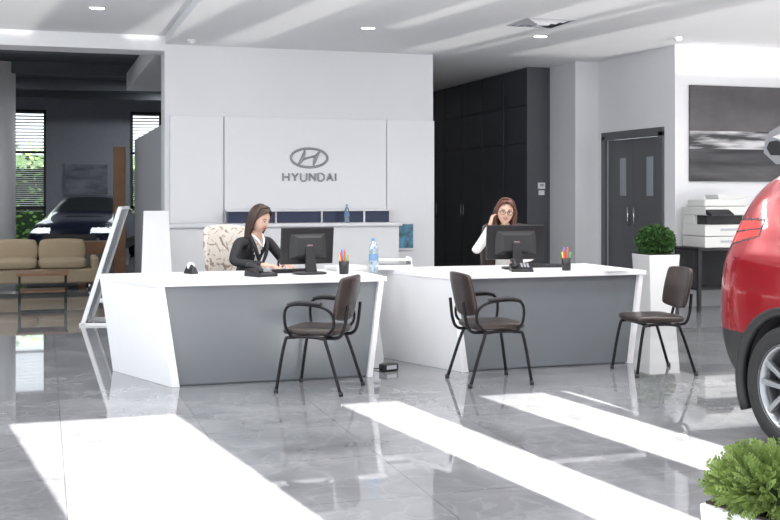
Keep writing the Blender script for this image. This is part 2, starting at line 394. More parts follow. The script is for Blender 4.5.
lathe('printed_wheel',[(0,-.0),(.15,-.0),(.15,-.004)],ps,'blackm',24,'y',(1.42+dx,-.026,.24))

# ---------------------------------------------------------------- desks
def desk(loc):
    r = root('reception_desk', loc)
    D=.93
    T=lambda z:[(-.12,-.03,z),(1.60,-.03,z),(1.55,D,z),(-.47,D,z)]
    hexa('top',T(.725),T(.76),r,'white',.003)
    hexa('side_left',[(0,0,0),(.055,0,0),(-.30,D-.03,0),(-.36,D-.03,0)],[(-.11,-.02,.725),(-.055,-.02,.725),(-.40,D-.03,.725),(-.46,D-.03,.725)],r,'white',.003)
    hexa('side_right',[(1.455,0,0),(1.495,0,0),(1.46,D-.03,0),(1.42,D-.03,0)],[(1.54,-.02,.725),(1.58,-.02,.725),(1.53,D-.03,.725),(1.49,D-.03,.725)],r,'white',.003)
    hexa('modesty_panel',[(.05,.03,.012),(1.455,.03,.012),(1.455,.055,.012),(.05,.055,.012)],[(-.055,.02,.725),(1.54,.02,.725),(1.54,.045,.725),(-.055,.045,.725)],r,'grey')
    bx('plinth',(.06,.05,0),(1.45,.07,.02),r,'grey')
    bx('drawer_unit',(1.0,.45,.0),(1.40,.88,.62),r,'white',.004)
    for i in range(3): bx('drawer_front_%d'%i,(1.01,.88,.04+i*.19),(1.39,.895,.22+i*.19),r,'grey',.003)
    return r
desk((.88,7.97,0)); desk((3.10,7.97,0))
DT=.76
def vchair(X,Y,dX,dY,arms=True,sc=.93):
    r = root('visitor_chair', SV(X,Y), face(dX,dY), sc)
    pad('seat',(0,0.01,.455),(.46,.45,.07),r,'leather',bend=.004)
    pad('backrest',(0,-.255,.705),(.44,.35,.055),r,'leather',rot=(math.radians(102),0,0),bend=-.03)
    for s in (-1,1):
        tube('legs_%d'%s,[(s*.25,.25,.0),(s*.23,.19,.36),(s*.215,.14,.415),(s*.215,-.10,.415),(s*.23,-.15,.36),(s*.25,-.27,0)],.0125,r,'frame',curve=True,flat=1)
        tube('upright_%d'%s,[(s*.15,-.12,.41),(s*.15,-.22,.42),(s*.15,-.262,.50),(s*.14,-.285,.66)],.0125,r,'frame',curve=True)
        for yy in (.25,-.27): cyl('foot',(s*.25,yy,0),(s*.249,yy*.99,.03),.017,.017,r,'blackm',12)
        if arms:
            tube('arm_tube_%d'%s,[(s*.22,.13,.415),(s*.255,.17,.50),(s*.26,.17,.62),(s*.26,.10,.665),(s*.255,-.10,.655),(s*.235,-.19,.60),(s*.22,-.20,.50),(s*.20,-.12,.42)],.011,r,'frame',curve=True)
            tube('arm_pad_%d'%s,[(s*.262,.15,.665),(s*.262,.05,.685),(s*.257,-.12,.675)],[.018,.024,.018],r,'blackm',curve=True,flat=.6)
    for yy in (.12,-.10): cyl('cross_%d'%(yy*100),(-.215,yy,.412),(.215,yy,.412),.011,.011,r,'frame',10)
    return r
vchair(-.505,7.83,-.95,.30); vchair(.74,8.14,.95,.30); vchair(2.04,8.56,-.96,-.20,False)

def monitor(name,X,Y,dX,dY,w,h):
    r=root(name,SV(X,Y,DT),face(dX,dY))
    zc=.075+h/2
    box('panel',(0,0,zc),(w,.025,h),r,'black',.006,rot=(math.radians(6),0,0))
    hexa('rear_shell',[(-w*.36,-.012,zc-h*.36),(w*.36,-.012,zc-h*.36),(w*.36,-.012,zc+h*.36),(-w*.36,-.012,zc+h*.36)],[(-w*.22,-.055,zc-h*.25),(w*.22,-.055,zc-h*.25),(w*.22,-.055,zc+h*.22),(-w*.22,-.055,zc+h*.22)],r,'blackm',.006)
    hexa('neck',[(-.045,-.10,.015),(.045,-.10,.015),(.045,-.07,.015),(-.045,-.07,.015)],[(-.035,-.06,zc),(.035,-.06,zc),(.035,-.035,zc),(-.035,-.035,zc)],r,'black',.004)
    pad('base',(0,-.05,.010),(.25,.19,.02),r,'black')
    box('screen',(0,.0135,zc),(w*.94,.002,h*.9),r,'glass',rot=(math.radians(6),0,0))
    box('badge',(0,-.057,zc),(.05,.003,.02),r,'steel')
    return r
monitor('computer_monitor',-.65,8.62,-.45,.9,.44,.29)
monitor('computer_monitor',1.05,9.22,-.15,1,.50,.29)
def on(X,Y,z=DT): return SV(X,Y,z)
def papers(X,Y,w,dp,n,rz,name='paper_stack'):
    r=root(name,on(X,Y),rz)
    for i in range(n): box('sheet_%d'%i,(random.uniform(-.008,.008),random.uniform(-.008,.008),.0025+i*.005),(w,dp,.005),r,'paper',rot=(0,0,random.uniform(-.06,.06)))
papers(-1.62,8.22,.18,.26,1,.5); papers(-1.30,8.42,.26,.18,3,.2); papers(.68,8.86,.30,.22,5,.3); papers(1.78,9.0,.18,.26,2,.1)
papers(-.36,8.95,.28,.2,8,.3)
def pencup(X,Y):
    r=root('pencil_cup',on(X,Y)); lathe('cup',[(0,0),(.036,0),(.04,.1),(.037,.1),(.034,.006),(0,.006)],r,'black',20)
    for i,c in enumerate(('pr','pg','pb','py','pr','pr','pg')):
        a=i*.9; cyl('pencil_%d'%i,(.012*math.cos(a),.012*math.sin(a),.008),(.036*math.cos(a),.036*math.sin(a),.15+.02*(i%3)),.006,.006,r,c,8)
pencup(-.36,8.60); pencup(1.44,8.98)
def bottle(p,s=1):
    r=root('water_bottle',p,0,s)
    lathe('body',[(0,0),(.03,0),(.034,.01),(.033,.05),(.035,.09),(.033,.15),(.034,.17),(.022,.205),(.013,.222),(.013,.235),(0,.235)],r,'bottle',24)
    lathe('label',[(.0355,.09),(.0358,.092),(.0355,.135)],r,'bluecap',24); cyl('cap',(0,0,.232),(0,0,.25),.015,.015,r,'bluecap',16)
bottle(on(-.13,8.72),1.1); bottle((3.60,13.2,1.021),.9)
def deskphone(X,Y,rz):
    r=root('desk_phone',on(X,Y),rz)
    hexa('base',[(-.09,-.1,0),(.09,-.1,0),(.09,.1,0),(-.09,.1,0)],[(-.085,-.095,.025),(.085,-.095,.025),(.085,.095,.06),(-.085,.095,.06)],r,'black',.006)
    tube('handset',[(-.06,-.09,.05),(-.06,-.05,.07),(-.06,.05,.09),(-.06,.09,.08)],[.022,.014,.014,.022],r,'blackm',curve=True)
    for i in range(4):
        for j in range(3): box('key',( .0+j*.025,-.05+i*.022,.04+i*.007),(.018,.014,.008),r,'greywall',.002)
deskphone(-.98,8.36,.4); deskphone(1.06,8.88,-.3)
def kbd(X,Y,rz):
    r=root('keyboard',on(X,Y),rz); box('case',(0,0,.01),(.42,.14,.018),r,'black',.005)
    for i in range(4):
        for j in range(12): box('key',(-.185+j*.0335,-.045+i*.03,.022),(.027,.023,.008),r,'blackm',.002)
kbd(-.80,8.76,face(-.45,.9)); kbd(1.30,9.38,face(0,1))
dv=root('document_tray',on(.02,9.12),-.1)
box('base',(0,0,.02),(.30,.22,.04),dv,'white',.006); box('tier',(0,0,.08),(.29,.21,.006),dv,'white')
for sx in (-.14,.14): box('side',(sx,0,.06),(.006,.2,.08),dv,'white')
tp=root('tape_dispenser',on(-1.56,8.62),.4); hexa('body',[(-.03,-.07,0),(.03,-.07,0),(.03,.07,0),(-.03,.07,0)],[(-.02,-.05,.05),(.02,-.05,.05),(.02,.03,.07),(-.02,.03,.07)],tp,'black',.006)
lathe('roll',[(.015,-.01),(.03,-.01),(.03,.01),(.015,.01)],tp,'paper',20,'y',(0,0,.06))
fb=root('power_strip',SV(-.01,8.6),.3); box('body',(0,0,.03),(.14,.08,.06),fb,'black',.01); box('face',(0,-.04,.035),(.09,.006,.03),fb,'greywall')
tube('cable',[(0,.03,.03),(-.04,.10,.01),(-.08,.14,.01)],.005,fb,'black',curve=True)

def ochair(p, rz, backm, name='office_chair'):
    r=root(name,p,rz)
    for i in range(5):
        a=i*2*math.pi/5+.3; e=(.27*math.cos(a),.27*math.sin(a),.07)
        tube('spoke_%d'%i,[(0,0,.10),e],[.022,.014],r,'black'); cyl('caster_%d'%i,(e[0]-.012,e[1],.028),(e[0]+.012,e[1],.028),.028,.028,r,'blackm',16)
        cyl('caster_pin_%d'%i,(e[0],e[1],.028),(e[0],e[1],.08),.008,.008,r,'steel',8)
    cyl('column',(0,0,.08),(0,0,.40),.028,.022,r,'steel',16)
    pad('seat',(0,0,.43),(.48,.46,.08),r,'leather',bend=.01)
    tube('spine',[(0,-.1,.39),(0,-.26,.41),(0,-.30,.55),(0,-.30,.75)],.018,r,'black',curve=True)
    pad('backrest',(0,-.265,.84),(.48,.56,.07),r,backm,rot=(math.radians(98),0,0),bend=-.04)
    for s in (-1,1): tube('arm_%d'%s,[(s*.2,-.05,.40),(s*.28,-.05,.42),(s*.29,-.03,.62)],.014,r,'black',curve=True); pad('armpad_%d'%s,(s*.29,0,.635),(.07,.24,.03),r,'blackm')
    return r

# ---------------------------------------------------------------- people
def hand(parent,name,wrist,d,n,side,curl=.5,thumb_up=1.0):
    d=Vector(d).normalized(); n=Vector(n); n=(n-d*n.dot(d)).normalized(); t=d.cross(n).normalized()*side
    w=Vector(wrist); V,F=[],[]
    def P(a,b,c): return w+d*a+t*b+n*c
    pr=[(-.03,.024,.019),(0,.026,.018),(.03,.034,.016),(.06,.038,.014),(.085,.037,.012),(.095,.028,.008)]; seg=14
    for a,rw,rh in pr:
        for k in range(seg):
            an=2*math.pi*k/seg; V.append(P(a,rw*math.cos(an),rh*math.sin(an)))
    for i in range(len(pr)-1):
        for k in range(seg):
            k2=(k+1)%seg; F.append((i*seg+k,i*seg+k2,(i+1)*seg+k2,(i+1)*seg+k))
    F.append(tuple(range(seg))[::-1]); F.append(tuple((len(pr)-1)*seg+k for k in range(seg)))
    for off,L in ((.029,.068),(.010,.076),(-.010,.070),(-.028,.054)):
        pts=[P(.07,off*.9,0)]; ang=.15; pos=P(.088,off,0); pts.append(pos)
        for sl in (.45*L,.32*L,.26*L):
            ang+=curl*.55; pos=pos+(d*math.cos(ang)-n*math.sin(ang))*sl; pts.append(pos)
        q=catmull(pts,3); rr=[.0088-.003*i/(len(q)-1) for i in range(len(q))]; rr[-1]=.0035
        sweep_data(q,rr,9,V,F)
    pts=[P(.015,.020,-.002),P(.035,.040,-.008),P(.058,.052,-.016*thumb_up-.004),P(.080,.052,-.026*thumb_up)]
    q=catmull(pts,3); rr=[.0120-.005*i/(len(q)-1) for i in range(len(q))]; rr[-1]=.004
    sweep_data(q,rr,9,V,F)
    o=mesh(name,V,F,parent,'skin',True); ss=o.modifiers.new('s','SUBSURF'); ss.levels=1; ss.render_levels=1; return o
def head(parent,loc,rot,hairm,style,glasses=False,smile=0.0):
    h=bpy.data.objects.new('head_pivot',None); COL.objects.link(h); h.parent=parent; h.location=loc; h.rotation_euler=rot
    g=lambda a,s: math.exp(-(a/s)**2)
    bm=bmesh.new(); bmesh.ops.create_uvsphere(bm,u_segments=56,v_segments=40,radius=1)
    for v in bm.verts:
        x,y,z=v.co; X,Y,Z=x*.074,y*.093,z*.116
        if z<0: X*=1-.34*(-z)**1.5; Y*=1-.10*(-z)
        if z<-.2 and y>0: Y+=.012*min(1,(-z-.2)*1.6)
        if y<0 and z<-.1: Y*=1-.45*min(1,(-z-.1))
        if y>0:
            Y*=.94
            Y+=.021*g(x,.12)*g(z+.20,.12)+.010*g(x,.09)*g(z+.02,.16)
            Y-=.009*g(abs(x)-.38,.17)*g(z-.06,.12)
            Y+=.004*g(abs(x)-.42,.2)*g(z-.22,.08)+.006*g(x,.22)*g(z+.46,.07)-.004*g(x,.2)*g(z+.62,.05)+.007*g(x,.2)*g(z+.82,.12)+.004*g(abs(x)-.45,.2)*g(z+.2,.2)
        v.co=(X,Y,Z)
    me=bpy.data.meshes.new('head'); bm.to_mesh(me); bm.free(); obj('head',me,h,'skin',True)
    for s in (-1,1):
        ball('eye_%d'%s,(s*.029,.0745,.006),(.0125,.009,.0075),h,'eye',seg=12); ball('iris_%d'%s,(s*.029,.082,.005),(.0055,.003,.0058),h,'iris',seg=10)
        tube('lid_%d'%s,[(s*.015,.081,.008),(s*.029,.086,.0145),(s*.044,.077,.009)],.0018,h,'iris',curve=True,seg=6)
        tube('brow_%d'%s,[(s*.013,.088,.026),(s*.030,.088,.033),(s*.050,.074,.028)],[.002,.003,.0015],h,hairm,curve=True,seg=6)
        tube('ear_%d'%s,[(s*.071,.004,.022),(s*.080,-.008,.028),(s*.081,-.016,.008),(s*.076,-.006,-.016),(s*.069,.004,-.026)],[.006,.007,.008,.008,.005],h,'skin',curve=True,seg=8)
    tube('lip_upper',[(-.022,.081,-.050+.006*smile),(-.009,.0905,-.0475),(0,.0915,-.049),(.009,.0905,-.0475),(.022,.081,-.050+.006*smile)],[.0015,.0038,.0035,.0038,.0015],h,'lips',curve=True,seg=8)
    tube('lip_lower',[(-.020,.081,-.053+.005*smile),(0,.091,-.0575-.002*smile),(.020,.081,-.053+.005*smile)],[.0015,.0048,.0015],h,'lips',curve=True,seg=8)
    if smile: tube('teeth',[(-.015,.086,-.051),(0,.0925,-.0525),(.015,.086,-.051)],[.001,.0028,.001],h,'eye',curve=True,seg=6)
    bm=bmesh.new(); bmesh.ops.create_uvsphere(bm,u_segments=56,v_segments=40,radius=1); dl=[]
    for v in bm.verts:
        x,y,z=v.co
        hl=.62-.9*max(0,abs(x)-.45)
        if (y>.05 and z<hl-(1-min(1,y*3))*.5) or z<-.62: dl.append(v); continue
        k=1.0+.012*math.sin(34*math.atan2(x,y)+5*z)
        v.co=(x*.080*k,(y*.100-.005)*k,z*.124*k+.002)
    bmesh.ops.delete(bm,geom=dl,context='VERTS')
    me=bpy.data.meshes.new('hair_cap'); bm.to_mesh(me); bm.free(); o=obj('hair_cap',me,h,hairm,True)
    so=o.modifiers.new('s','SOLIDIFY'); so.thickness=.010; so.offset=-1
    V,F=[],[]; rnd=random.Random(3)
    L={'long':.24,'mid':.22}[style]; wave=.004 if style=='long' else .012
    for i in range(80):
        a=math.radians(-104+208*i/79); sx,sy=math.sin(a),-math.cos(a); wb_=rnd.uniform(-1,1); ph=rnd.uniform(0,6); l=L*(.85+.25*rnd.random())
        P=[Vector((.010+.008*wb_,.055-.09*abs(math.cos(a/2))*rnd.random(),.121)),Vector((sx*.052,sy*.060+.008,.103)),Vector((sx*.078,sy*.092+.0,.045))]
        for j in range(1,5):
            f=j/4; z=.045-(l)*f; out=.083+.006*math.sin(f*math.pi)-.010*f
            P.append(Vector((sx*(out+.012*f*(style=='mid'))+wave*math.sin(ph+f*9),sy*(out+.012-.022*f)-.004+wave*math.cos(ph+f*9),z)))
        q=catmull(P,4); n=len(q); rr=[.008+.004*math.sin(math.pi*min(1,j/(n-1))) for j in range(n)]; rr[0]=.004; rr[-1]=.0015
        sweep_data(q,rr,7,V,F)
    for s in (-1,1):
        for i in range(8):
            f=i/7; ph=rnd.uniform(0,6)
            P=[Vector((.010,.078-.05*f,.100+.018*f)),Vector((s*(.034+.01*f),.080-.045*f,.088+.010*f)),Vector((s*(.064),.052-.035*f,.052)),Vector((s*(.076+.002*f),.026-.02*f,.0)),Vector((s*(.079)+wave*math.sin(ph),.014-.02*f,-.06)),Vector((s*.080+wave*math.sin(ph+2),.012-.02*f,-.11)),Vector((s*.076,.02-.03*f,-.15-.03*rnd.random()))]
            q=catmull(P,4); n=len(q); rr=[.0075]*n; rr[0]=.003; rr[-1]=.0015
            sweep_data(q,rr,7,V,F)
    mesh('hair_locks',V,F,h,hairm,True)
    if glasses:
        for s in (-1,1):
            tube('glasses_rim_%d'%s,[(s*.031+.023*math.cos(t*math.pi/10),.094,.004+.019*math.sin(t*math.pi/10)) for t in range(21)],.0022,h,'black',seg=6); tube('glasses_temple_%d'%s,[(s*.054,.094,.01),(s*.078,.06,.01),(s*.082,-.01,.008)],.002,h,'black',seg=6)
        tube('glasses_bridge',[(-.009,.095,.008),(.009,.095,.008)],.002,h,'black',seg=6)
    return h
def body(parent,J,R,E,classify,mats):
    keys=list(J); me=bpy.data.meshes.new('body'); me.from_pydata([J[k] for k in keys],[(keys.index(a),keys.index(b)) for a,b in E],[])
    o=obj('body',me,parent); sk=o.modifiers.new('skin','SKIN'); sk.use_smooth_shade=True; sk.branch_smoothing=.6
    if not me.skin_vertices:
        bpy.context.view_layer.objects.active=o; bpy.ops.mesh.customdata_skin_add()
    lay=me.skin_vertices[0].data
    for i,k in enumerate(keys): lay[i].radius=(R[k],R[k]); lay[i].use_root=(i==0)
    ss=o.modifiers.new('s','SUBSURF'); ss.levels=3; ss.render_levels=3
    baked(o); o.data.materials.clear()
    for m in mats: o.data.materials.append(M[m])
    for p in o.data.polygons: p.material_index=classify(p.center,p.normal); p.use_smooth=True
    return o
def person(name,p,rz,J2,blazer,headrot,hairm,style,glasses,smile,hands):
    r=root(name,p,rz)
    J=dict(pelvis=(0,0,.575),waist=(0,.03,.73),chest=(0,.07,.90),upper=(0,.09,.99),neckb=(0,.10,1.065),neck=(0,.115,1.14),
      sr=(.155,.09,1.015),sl=(-.155,.09,1.015),hr=(.085,.05,.56),hl=(-.085,.05,.56),kr=(.10,.40,.545),kl=(-.10,.40,.545),ar=(.11,.36,.12),al=(-.11,.36,.12),tr=(.12,.50,.05),tl=(-.12,.50,.05))
    J.update(J2)
    R=dict(pelvis=.115,waist=.10,chest=.120,upper=.095,neckb=.052,neck=.044,sr=.050,sl=.050,er=.042,el=.042,wr=.030,wl=.030,hr=.09,hl=.09,kr=.062,kl=.062,ar=.04,al=.04,tr=.035,tl=.035)
    E=[('pelvis','waist'),('waist','chest'),('chest','upper'),('upper','neckb'),('neckb','neck'),('upper','sr'),('upper','sl'),('sr','er'),('sl','el'),('er','wr'),('el','wl'),('pelvis','hr'),('pelvis','hl'),('hr','kr'),('hl','kl'),('kr','ar'),('kl','al'),('ar','tr'),('al','tl')]
    nb=Vector(J['neckb'])
    def cl(c,n):
        if c.z<.16: return 4
        if c.z<.66 and c.y<.9 and not abs(c.x)>.2: return 3
        if c.z>nb.z+.005 and abs(c.x-nb.x)<.075: return 2
        t=nb.z+.01-c.z
        if 0<=t<.10 and abs(c.x-nb.x)<.045*(1-t/.10)+.004 and n.y>.1: return 2
        if blazer and n.y>.1 and 0<=t<.26 and abs(c.x-nb.x)<.075*(1-t/.26)+.004: return 1
        return 0
    body(r,J,R,E,cl,['blazer' if blazer else 'shirt','shirt','skin','trouser','black'])
    head(r,Vector(J['neck'])+Vector((0,.022,.085)),headrot,hairm,style,glasses,smile)
    for hn,(k,d,n,s,cu) in hands.items():
        w=Vector(J[k]); dd=Vector(d).normalized(); hand(r,hn,w+dd*.025,d,n,s,cu)
        cm='blazer' if blazer else 'shirt'; e=Vector(J['er' if k=='wr' else 'el']); ad=(w-e).normalized(); tube(hn+'_cuff',[w-ad*.05,w+ad*.012],[.034,.032],r,cm,seg=14)
    for s in (-1,1):
        tube('collar_%d'%s,[nb+Vector((s*.005,-.060,.022)),nb+Vector((s*.050,-.030,.025)),nb+Vector((s*.052,.020,.005)),nb+Vector((s*.030,.070,-.04)),nb+Vector((s*.006,.088,-.095))],[.010,.012,.012,.010,.005],r,'shirt',curve=True,seg=8)
        if blazer: tube('lapel_%d'%s,[nb+Vector((s*.060,-.03,.008)),nb+Vector((s*.070,.02,-.015)),nb+Vector((s*.068,.065,-.08)),nb+Vector((s*.045,.078,-.16)),nb+Vector((s*.005,.068,-.26))],[.010,.014,.018,.016,.008],r,'blazer',curve=True,seg=8)
    return r
f1=face(.72,-.69)
pw1=SV(-1.25,9.38)
person('woman_in_blazer',pw1,f1,dict(chest=(0,.10,.88),upper=(0,.14,.965),neckb=(0,.165,1.035),neck=(0,.195,1.09),sr=(.155,.135,.985),sl=(-.155,.135,.985),
   er=(.25,.17,.82),wr=(.16,.42,.805),el=(-.25,.22,.82),wl=(-.06,.42,.805)),True,(math.radians(-22),0,math.radians(8)),'hair1','long',False,0,
   dict(hand_right=('wr',(-.45,.8,-.04),(0,0,1),-1,.35),hand_left=('wl',(.15,.9,-.04),(0,0,1),1,.35)))
ochair(pw1,f1,'floral')
f2=face(-.12,-1)
pw2=SV(1.05,10.0)
person('woman_on_phone',pw2,f2,dict(er=(.27,.24,.86),wr=(.145,.17,1.07),el=(-.24,.16,.82),wl=(-.13,.36,.805)),False,(math.radians(-8),math.radians(-6),math.radians(8)),'hair2','mid',True,1.0,
   dict(hand_right=('wr',(-.22,-.10,.85),(.9,.25,.25),-1,.75),hand_left=('wl',(.3,.85,-.02),(0,0,1),1,.35)))
ochair(pw2,f2,'leather')
hs=root('telephone_handset',pw2+Matrix.Rotation(f2,3,'Z')@Vector((.098,.150,1.185)),f2)
box('body',(0,0,0),(.016,.045,.14),hs,'black',.006,rot=(math.radians(-12),math.radians(-8),0))

# ---------------------------------------------------------------- cars
def wheel(parent,x,y,side,r=.34):
    w=bpy.data.objects.new('wheel',None); COL.objects.link(w); w.parent=parent; w.location=(x,y,r); w.rotation_euler=(0,0,0 if side>0 else math.pi)
    lathe('tyre',[(r*.68,-.10),(r*.80,-.115),(r*.95,-.108),(r,-.08),(r,.08),(r*.95,.108),(r*.80,.115),(r*.68,.10)],w,'tyre',48,'y',closed=True)
    lathe('rim_barrel',[(r*.70,-.10),(r*.66,-.08),(r*.62,.05),(r*.66,.095),(r*.71,.105),(r*.71,.09)],w,'rim',48,'y')
    lathe('brake_back',[(0,-.0),(r*.63,-.0)],w,'blackm',32,'y')
    lathe('brake_disc',[(0,.02),(r*.42,.02),(r*.42,.01)],w,'steel',32,'y')
    lathe('hub',[(0,.10),(r*.10,.098),(r*.17,.085),(r*.18,.04)],w,'rim',24,'y')
    for i in range(5):
        a=2*math.pi*i/5+.3
        for da in (-.16,.16):
            c1,s1=math.cos(a),math.sin(a); c2,s2=math.cos(a+da*1.6),math.sin(a+da*1.6)
            tn=Vector((-s1,0,c1)); tn2=Vector((-s2,0,c2)); p=Vector((c1*r*.13,.085,s1*r*.13))+tn*da*.12*1; q=Vector((c2*r*.67,.092,s2*r*.67))
            hexa('spoke',[p-tn*.016+Vector((0,-.03,0)),p+tn*.016+Vector((0,-.03,0)),q+tn2*.02+Vector((0,-.03,0)),q-tn2*.02+Vector((0,-.03,0))],
                 [p-tn*.012,p+tn*.012,q+tn2*.016,q-tn2*.016],w,'rim',.003)
def car(name,loc,rz,paint,st,wb=2.6,low=False):
    r=root(name,loc,rz)
    V,F,idx=[],[],[]
    for (x,zb,zl,zt,ws,wm,wbt,wr_) in st:
        h=[(0,zb),(ws*.8,zb),(ws,zb+.07),(wm,zb+(zl-zb)*.45),(wm*.995,zb+(zl-zb)*.75),(wbt,zl),(wbt*.965,zl+.03 if zt-zl>.15 else zl+.01),(wr_,zt-.05 if zt-zl>.15 else zt-.01),(wr_*.72,zt),(0,zt+.012)]
        ringp=[(x,y,z) for y,z in h]+[(x,-y,z) for y,z in h[-2:0:-1]]
        V+=ringp
    n=len(ringp); ns=len(st)
    for i in range(ns-1):
        for k in range(n):
            k2=(k+1)%n; F.append((i*n+k,(i+1)*n+k,(i+1)*n+k2,i*n+k2)); kk=min(k,n-1-k); m=0
            x0=st[i][0]; tall0=st[i][3]-st[i][2]>.3; tall1=st[i+1][3]-st[i+1][2]>.3
            if kk in (0,1,2): m=1
            if kk==6 and tall0 and tall1 and (low or x0>-.2): m=2
            if kk in (7,8) and (tall0!=tall1): m=2
            idx.append(m)
    F.append(tuple(range(n))); F.append(tuple((ns-1)*n+k for k in range(n))[::-1]); idx+=[0,0]
    me=bpy.data.meshes.new('body'); me.from_pydata(V,[],F)
    o=obj('body',me,r,[paint,'clad','glass','tail','head'])
    for p,m in zip(me.polygons,idx): p.material_index=m
    bm=bmesh.new(); bm.from_mesh(me); bmesh.ops.recalc_face_normals(bm,faces=bm.faces); bm.to_mesh(me); bm.free()
    ss=o.modifiers.new('s','SUBSURF'); ss.levels=5 if not low else 3; ss.render_levels=ss.levels
    baked(o)
    xr=st[0][0]; xf=st[-1][0]
    for p in o.data.polygons:
        c=p.center; t=c.x-xr
        lo_,hi_=1.05+t*.22,1.24+t*.02
        if not low and t<.44 and lo_<c.z<hi_ and abs(c.y)>.36:
            p.material_index=3 if (lo_+.012<c.z<hi_-.012 and t<.42 and not (abs(c.z-(lo_+hi_)/2)<.006)) else 1
        elif not low and t<.45 and c.z<.56: p.material_index=1
        elif c.x>xf-.30 and .62<c.z<.72 and abs(c.y)>.38: p.material_index=4
        elif c.x>xf-.12 and .35<c.z<.60 and abs(c.y)<.5: p.material_index=1
    cut=[]
    for x in (0,wb):
        for s in (-1,1):
            c=cyl('cutter',(x,s*.60,.36),(x,s*1.2,.36),.395,.395,r,[paint,'clad'],48)
            for p in c.data.polygons: p.material_index=1
            c.data.update(); b=o.modifiers.new('b','BOOLEAN'); b.object=c; b.operation='DIFFERENCE'; b.solver='EXACT'; cut.append(c)
    baked(o)
    for c in cut: bpy.data.objects.remove(c,do_unlink=True)
    for p in o.data.polygons: p.use_smooth=True
    wmax=max(s[5] for s in st)
    for x in (0,wb):
        for s in (-1,1):
            wheel(r,x,s*(wmax-.12),s)
            pts=[(x+.405*math.cos(t),s*(wmax-.035),.36+.405*math.sin(t)) for t in [math.radians(-28+236*k/24) for k in range(25)]]
            if not low: tube('arch_trim',pts,[.034]*25,r,'clad',seg=8,flat=1)
    return r
suv=[(-.76,.42,.80,.92,.42,.52,.50,.40),(-.75,.34,.92,1.10,.60,.69,.66,.54),(-.69,.28,1.00,1.30,.74,.81,.78,.64),(-.58,.26,1.03,1.47,.80,.865,.84,.66),(-.40,.26,1.04,1.56,.84,.895,.87,.65),(-.12,.25,1.03,1.60,.85,.905,.88,.64),(.6,.24,1.0,1.64,.86,.90,.88,.63),(1.3,.24,.97,1.60,.86,.90,.88,.62),(1.95,.24,.96,1.08,.86,.90,.86,.70),(2.5,.26,.94,1.04,.86,.90,.84,.66),(3.05,.28,.86,.95,.82,.87,.76,.6),(3.32,.30,.74,.82,.72,.78,.66,.5),(3.40,.38,.62,.68,.55,.62,.5,.4)]
cp=SV(2.965,6.22)
car('red_car',cp,math.atan2(*(lambda v:(v.y,v.x))(SV(.355,-.935)-SV(0,0))),'red',suv)
sed=[(-.95,.42,.70,.80,.5,.6,.56,.44),(-.88,.30,.86,.94,.72,.8,.74,.6),(-.5,.22,.90,1.00,.82,.88,.82,.62),(0,.20,.90,1.20,.84,.90,.84,.58),(.5,.18,.88,1.34,.85,.9,.85,.58),(1.2,.18,.86,1.35,.85,.9,.85,.57),(1.9,.18,.84,.96,.85,.9,.84,.66),(2.5,.20,.80,.90,.85,.9,.82,.62),(3.1,.22,.72,.80,.82,.87,.76,.55),(3.35,.26,.60,.68,.72,.78,.66,.5),(3.42,.34,.50,.56,.55,.62,.5,.4)]
cp2=SV(-6.40,24.2)
car('dark_car',cp2,math.atan2(*(lambda v:(v.y,v.x))(SV(.10,-1)-SV(0,0))),'blue',sed,low=True)

# ---------------------------------------------------------------- plants
def foliage(parent,c,rad,n,ls,m,stretch=1.0,up=0.0,seed=1):
    rnd=random.Random(seed); V,F=[],[]
    for i in range(n):
        d=Vector([rnd.gauss(0,1) for _ in range(3)]).normalized(); rr=rnd.uniform(.80,1.04)*(1+.06*math.sin(7*d.x+3)*math.sin(6*d.z+d.y*5))
        p=Vector(c)+Vector((d.x*rad*rr,d.y*rad*rr,d.z*rad*rr*stretch))
        a=(d+Vector([rnd.gauss(0,.5) for _ in range(3)])+Vector((0,0,up))).normalized(); b2,c2=frame_for(a); t=rnd.uniform(0,6.28); w=b2*math.cos(t)+c2*math.sin(t)
        L=ls*rnd.uniform(.7,1.3); k=len(V); nn=a.cross(w).normalized()
        V+=[p,p+a*L*.5+w*L*.28+nn*L*.06,p+a*L,p+a*L*.5-w*L*.28+nn*L*.06]; F.append((k,k+1,k+2,k+3))
    mesh('leaves',V,F,parent,m)
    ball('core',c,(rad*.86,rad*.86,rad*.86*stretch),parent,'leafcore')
pl=root('potted_boxwood',(6.78,11.25,0),0.0)
hexa('planter',[(-.16,-.16,0),(.16,-.16,0),(.16,.16,0),(-.16,.16,0)],[(-.20,-.20,.68),(.20,-.20,.68),(.20,.20,.68),(-.20,.20,.68)],pl,'pot',.008)
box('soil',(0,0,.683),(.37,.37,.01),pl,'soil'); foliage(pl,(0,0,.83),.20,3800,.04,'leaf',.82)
pb=root('potted_thuja',SV(1.165,3.32),.30)
hexa('planter',[(-.13,-.13,0),(.13,-.13,0),(.13,.13,0),(-.13,.13,0)],[(-.16,-.16,.45),(.16,-.16,.45),(.16,.16,.45),(-.16,.16,.45)],pb,'pot',.008)
box('soil',(0,0,.452),(.29,.29,.01),pb,'soil')
rnd=random.Random(5); V,F=[],[]
